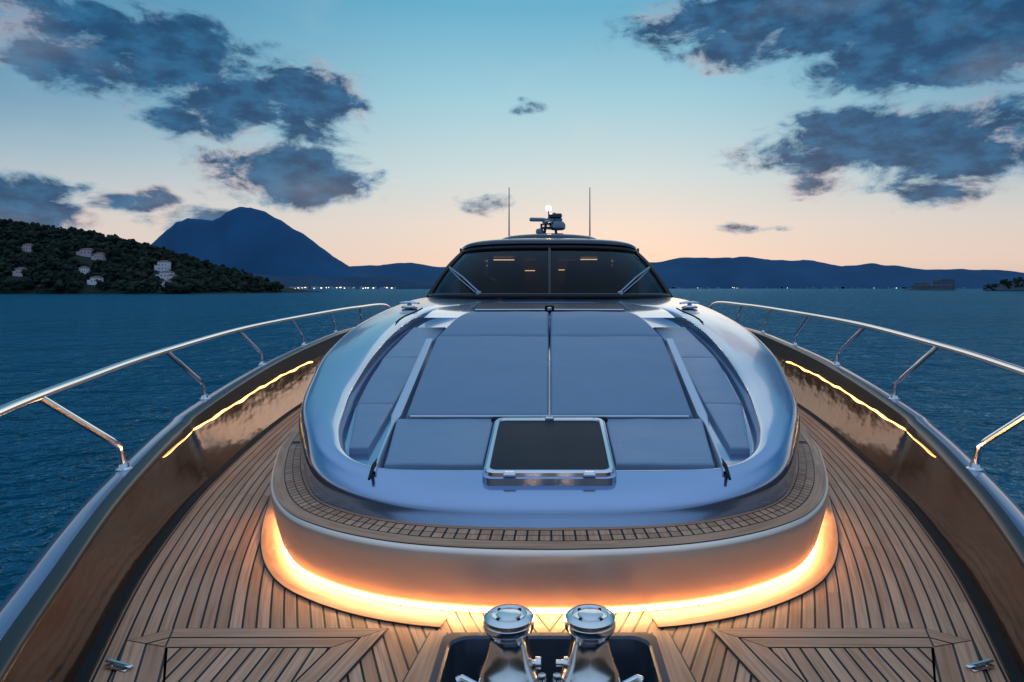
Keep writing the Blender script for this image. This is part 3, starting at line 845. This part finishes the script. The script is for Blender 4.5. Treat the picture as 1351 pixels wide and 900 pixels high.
mb.box((672, 1200, WATER_Z + 4.5), (56, 30, 10), 0, 0, 1); mb.box((694, 1200, WATER_Z + 9), (26, 22, 18), 0, 0, .6); mb.box((655, 1200, WATER_Z + 7), (18, 18, 13), 0, 0, .6)
for i in range(9): mb.box((684 + i * 2.7, 1189, WATER_Z + 18.6), (1.4, 1.2, 1.4), 0)
for i in range(5): mb.box((650 + i * 9, 1184.9, WATER_Z + 6), (1.5, .4, 2), 1)
mb.obj("walls", [FST, WIN], smooth=False, parent=fort)
def rockisle(name, cx, cy, rx, ry, h):
    n_ = 28
    rings = []
    for k, (sc, hz) in enumerate(((1, -1), (.97, .12), (.85, .35), (.6, .75), (.3, 1), (.02, 1.02))):
        rings.append([(cx + rx * sc * math.cos(2 * math.pi * i / n_) * (1 + .15 * mnoise.noise(Vector((i * .7, k, 0)))), cy + ry * sc * math.sin(2 * math.pi * i / n_), WATER_Z + h * hz * (1 + .35 * mnoise.noise(Vector((i * .6, k * 1.3, 5))))) for i in range(n_)])
    v, f = loft(rings, True)
    mesh_obj(name, v, f, [simple(name + "_rock", (.03, .05, .07), .95, 0, .4, .1)], smooth=False)
rockisle("fortress_islet", 672, 1205, 46, 34, 4)
rockisle("wooded_islet", 640, 900, 64, 40, 12)
def isle_z(x, y):
    d = math.hypot((x - 640) / 64, (y - 900) / 40)
    return 13 * max(0, 1 - d * d)
forest("islet_trees", 150, (578, 704), (862, 938), isle_z, 2.5, 4.5)

# ---------------------------------------------------------------- sky
w = bpy.data.worlds.new("World"); scene.world = w; w.use_nodes = True
nt = w.node_tree; nt.nodes.clear()
out = N(nt, 'ShaderNodeOutputWorld'); bg = N(nt, 'ShaderNodeBackground')
nt.links.new(bg.outputs[0], out.inputs[0])
tc = N(nt, 'ShaderNodeTexCoord')
sp = N(nt, 'ShaderNodeSeparateXYZ'); nt.links.new(tc.outputs['Generated'], sp.inputs[0])
X, Y, Z = sp.outputs
def make_ramp(cols):
    ramp = N(nt, 'ShaderNodeValToRGB')
    nt.links.new(math_n(nt, 'MAXIMUM', Z, 0.0), ramp.inputs[0])
    el = ramp.color_ramp.elements
    el[0].position, el[0].color = cols[0][0], (*cols[0][1], 1)
    el[1].position, el[1].color = cols[-1][0], (*cols[-1][1], 1)
    for p, c in cols[1:-1]:
        e = el.new(p); e.color = (*c, 1)
    return ramp.outputs[0]
front = make_ramp([(0, (.70, .52, .43)), (.035, (.80, .62, .52)), (.09, (.75, .67, .61)), (.16, (.57, .68, .70)), (.26, (.34, .60, .70)), (.38, (.13, .42, .60)), (.6, (.26, .48, .74)), (1, (.44, .64, .95))])  # topmost stops, out of view, raised to brighten the foreground
backc = make_ramp([(0, (.12, .22, .38)), (.15, (.22, .36, .54)), (.4, (.36, .52, .76)), (1, (.44, .64, .95))])  # unseen sky behind the camera, brightened to fill the foreground
az = math_n(nt, 'ARCTAN2', X, Y)
absaz = math_n(nt, 'ABSOLUTE', math_n(nt, 'SUBTRACT', az, .02))
side = math_n(nt, 'MULTIPLY', smoothstep(nt, absaz, .10, .85), math_n(nt, 'MULTIPLY', math_n(nt, 'MULTIPLY_ADD', smoothstep(nt, Z, .04, .30), .78, .10), math_n(nt, 'SUBTRACT', 1, smoothstep(nt, Z, .45, .7))))
skyc = mixc(nt, side, front, (.026, .18, .37))
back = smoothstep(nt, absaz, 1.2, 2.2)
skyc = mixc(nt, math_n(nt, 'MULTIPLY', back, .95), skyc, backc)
def nz(scale, det, vec, rough=.6, dist=0):
    n = N(nt, 'ShaderNodeTexNoise'); n.inputs['Scale'].default_value = scale; n.inputs['Detail'].default_value = det; n.inputs['Roughness'].default_value = rough; n.inputs['Distortion'].default_value = dist
    nt.links.new(vec, n.inputs['Vector']); return n
cv = N(nt, 'ShaderNodeCombineXYZ')
elv = math_n(nt, 'ARCSINE', Z)
nt.links.new(az, cv.inputs[0]); nt.links.new(math_n(nt, 'MULTIPLY', elv, 1.9), cv.inputs[1])
warp = nz(9, 3, cv.outputs[0])
wsp = N(nt, 'ShaderNodeSeparateColor'); nt.links.new(warp.outputs['Color'], wsp.inputs[0])
azw = math_n(nt, 'ADD', az, math_n(nt, 'MULTIPLY', math_n(nt, 'SUBTRACT', wsp.outputs[0], .5), .12))
elw = math_n(nt, 'ADD', elv, math_n(nt, 'MULTIPLY', math_n(nt, 'SUBTRACT', wsp.outputs[1], .5), .05))
clouds = [(-30.0, 16.8, 7.0, 2.6, 1.2), (-34, 15.2, 4, 1.6, 1.05), (-26, 13.4, 5, 1.8, 1.15), (-19.6, 14.2, 3.9, 2.8, 1.15), (-20.4, 8.7, 5.6, 2.1, 1.2), (-30.8, 6.5, 2.4, 1.0, 1.05), (-37.7, 5.8, 3.6, 1.6, 1.25), (-38, 18.5, 4, 1.2, .85),
          (-26.8, 5.0, 3.4, .9, 1.0), (22, 20.8, 12, 2.7, 1.4), (30.7, 17.0, 9, 2.5, 1.3), (33.5, 19.4, 10, 3.3, 1.5), (15, 20.6, 7, 1.5, 1.1), (26.2, 10.9, 8.5, 2.2, 1.3), (30.4, 9.0, 4.5, 2.0, 1.2),
          (-1.9, 14.6, 1.8, .7, .6), (-5.7, 7, 2.4, 1.0, .55), (21.5, 7.6, 4, 1.0, .7), (17.3, 4.7, 3, .5, .55)]
field = None
for a, e_, ra, re, st in clouds:
    du = math_n(nt, 'MULTIPLY_ADD', azw, 1 / math.radians(ra), -a / ra)
    dv = math_n(nt, 'MULTIPLY_ADD', elw, 1 / math.radians(re), -e_ / re)
    d2 = math_n(nt, 'MULTIPLY_ADD', du, du, math_n(nt, 'MULTIPLY', dv, dv))
    bl = math_n(nt, 'MULTIPLY_ADD', d2, -.6, st)
    field = bl if field is None else math_n(nt, 'MAXIMUM', field, bl)
field = math_n(nt, 'MAXIMUM', field, -.6)
n1 = nz(13, 8, cv.outputs[0], .64, .3)
dens = math_n(nt, 'ADD', field, math_n(nt, 'MULTIPLY', math_n(nt, 'SUBTRACT', n1.outputs[0], .52), 3.2))
alpha = smoothstep(nt, dens, -.05, .80)
core = smoothstep(nt, dens, .15, .80)
n2 = nz(6, 2, cv.outputs[0])
warm = math_n(nt, 'MULTIPLY', smoothstep(nt, n2.outputs[0], .48, .62), .8)
edgec = mixc(nt, warm, (.13, .33, .48), (.62, .42, .43))
n3 = nz(22, 4, cv.outputs[0])
corec = mixc(nt, smoothstep(nt, n3.outputs[0], .36, .68), (.006, .056, .150), (.020, .130, .28))
cc = mixc(nt, core, edgec, corec)
skyc = mixc(nt, math_n(nt, 'MULTIPLY', alpha, .97), skyc, cc)
n4 = nz(3.2, 3, cv.outputs[0])
skyc = mixc(nt, math_n(nt, 'MULTIPLY', smoothstep(nt, n4.outputs[0], .5, .75), .15), skyc, (.66, .66, .68))
sky = N(nt, 'ShaderNodeTexSky'); sky.sky_type = 'NISHITA'; sky.sun_disc = False
sky.sun_elevation = math.radians(1.5); sky.sun_rotation = math.radians(5)
skyc = mixc(nt, 0.01, skyc, sky.outputs[0], 'ADD')
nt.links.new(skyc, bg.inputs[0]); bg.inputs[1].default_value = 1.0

sl = bpy.data.lights.new("sun_lamp", 'SUN'); sl.energy = .12; sl.angle = math.radians(30); sl.color = (1, .78, .62)
so = bpy.data.objects.new("sun_lamp", sl); scene.collection.objects.link(so)
d = Vector((math.sin(math.radians(5)), math.cos(math.radians(5)), math.tan(math.radians(14))))
so.rotation_euler = d.to_track_quat('Z', 'Y').to_euler()

# ---------------------------------------------------------------- camera
cam = bpy.data.cameras.new("camera"); co = bpy.data.objects.new("camera", cam); scene.collection.objects.link(co)
co.location = (0, 0, 1.62); co.rotation_euler = (math.radians(90), 0, 0)
cam.sensor_width = 36; cam.lens = 23.98; cam.shift_x = -.0366; cam.shift_y = -.0518
cam.clip_start = .05; cam.clip_end = 60000
scene.camera = co
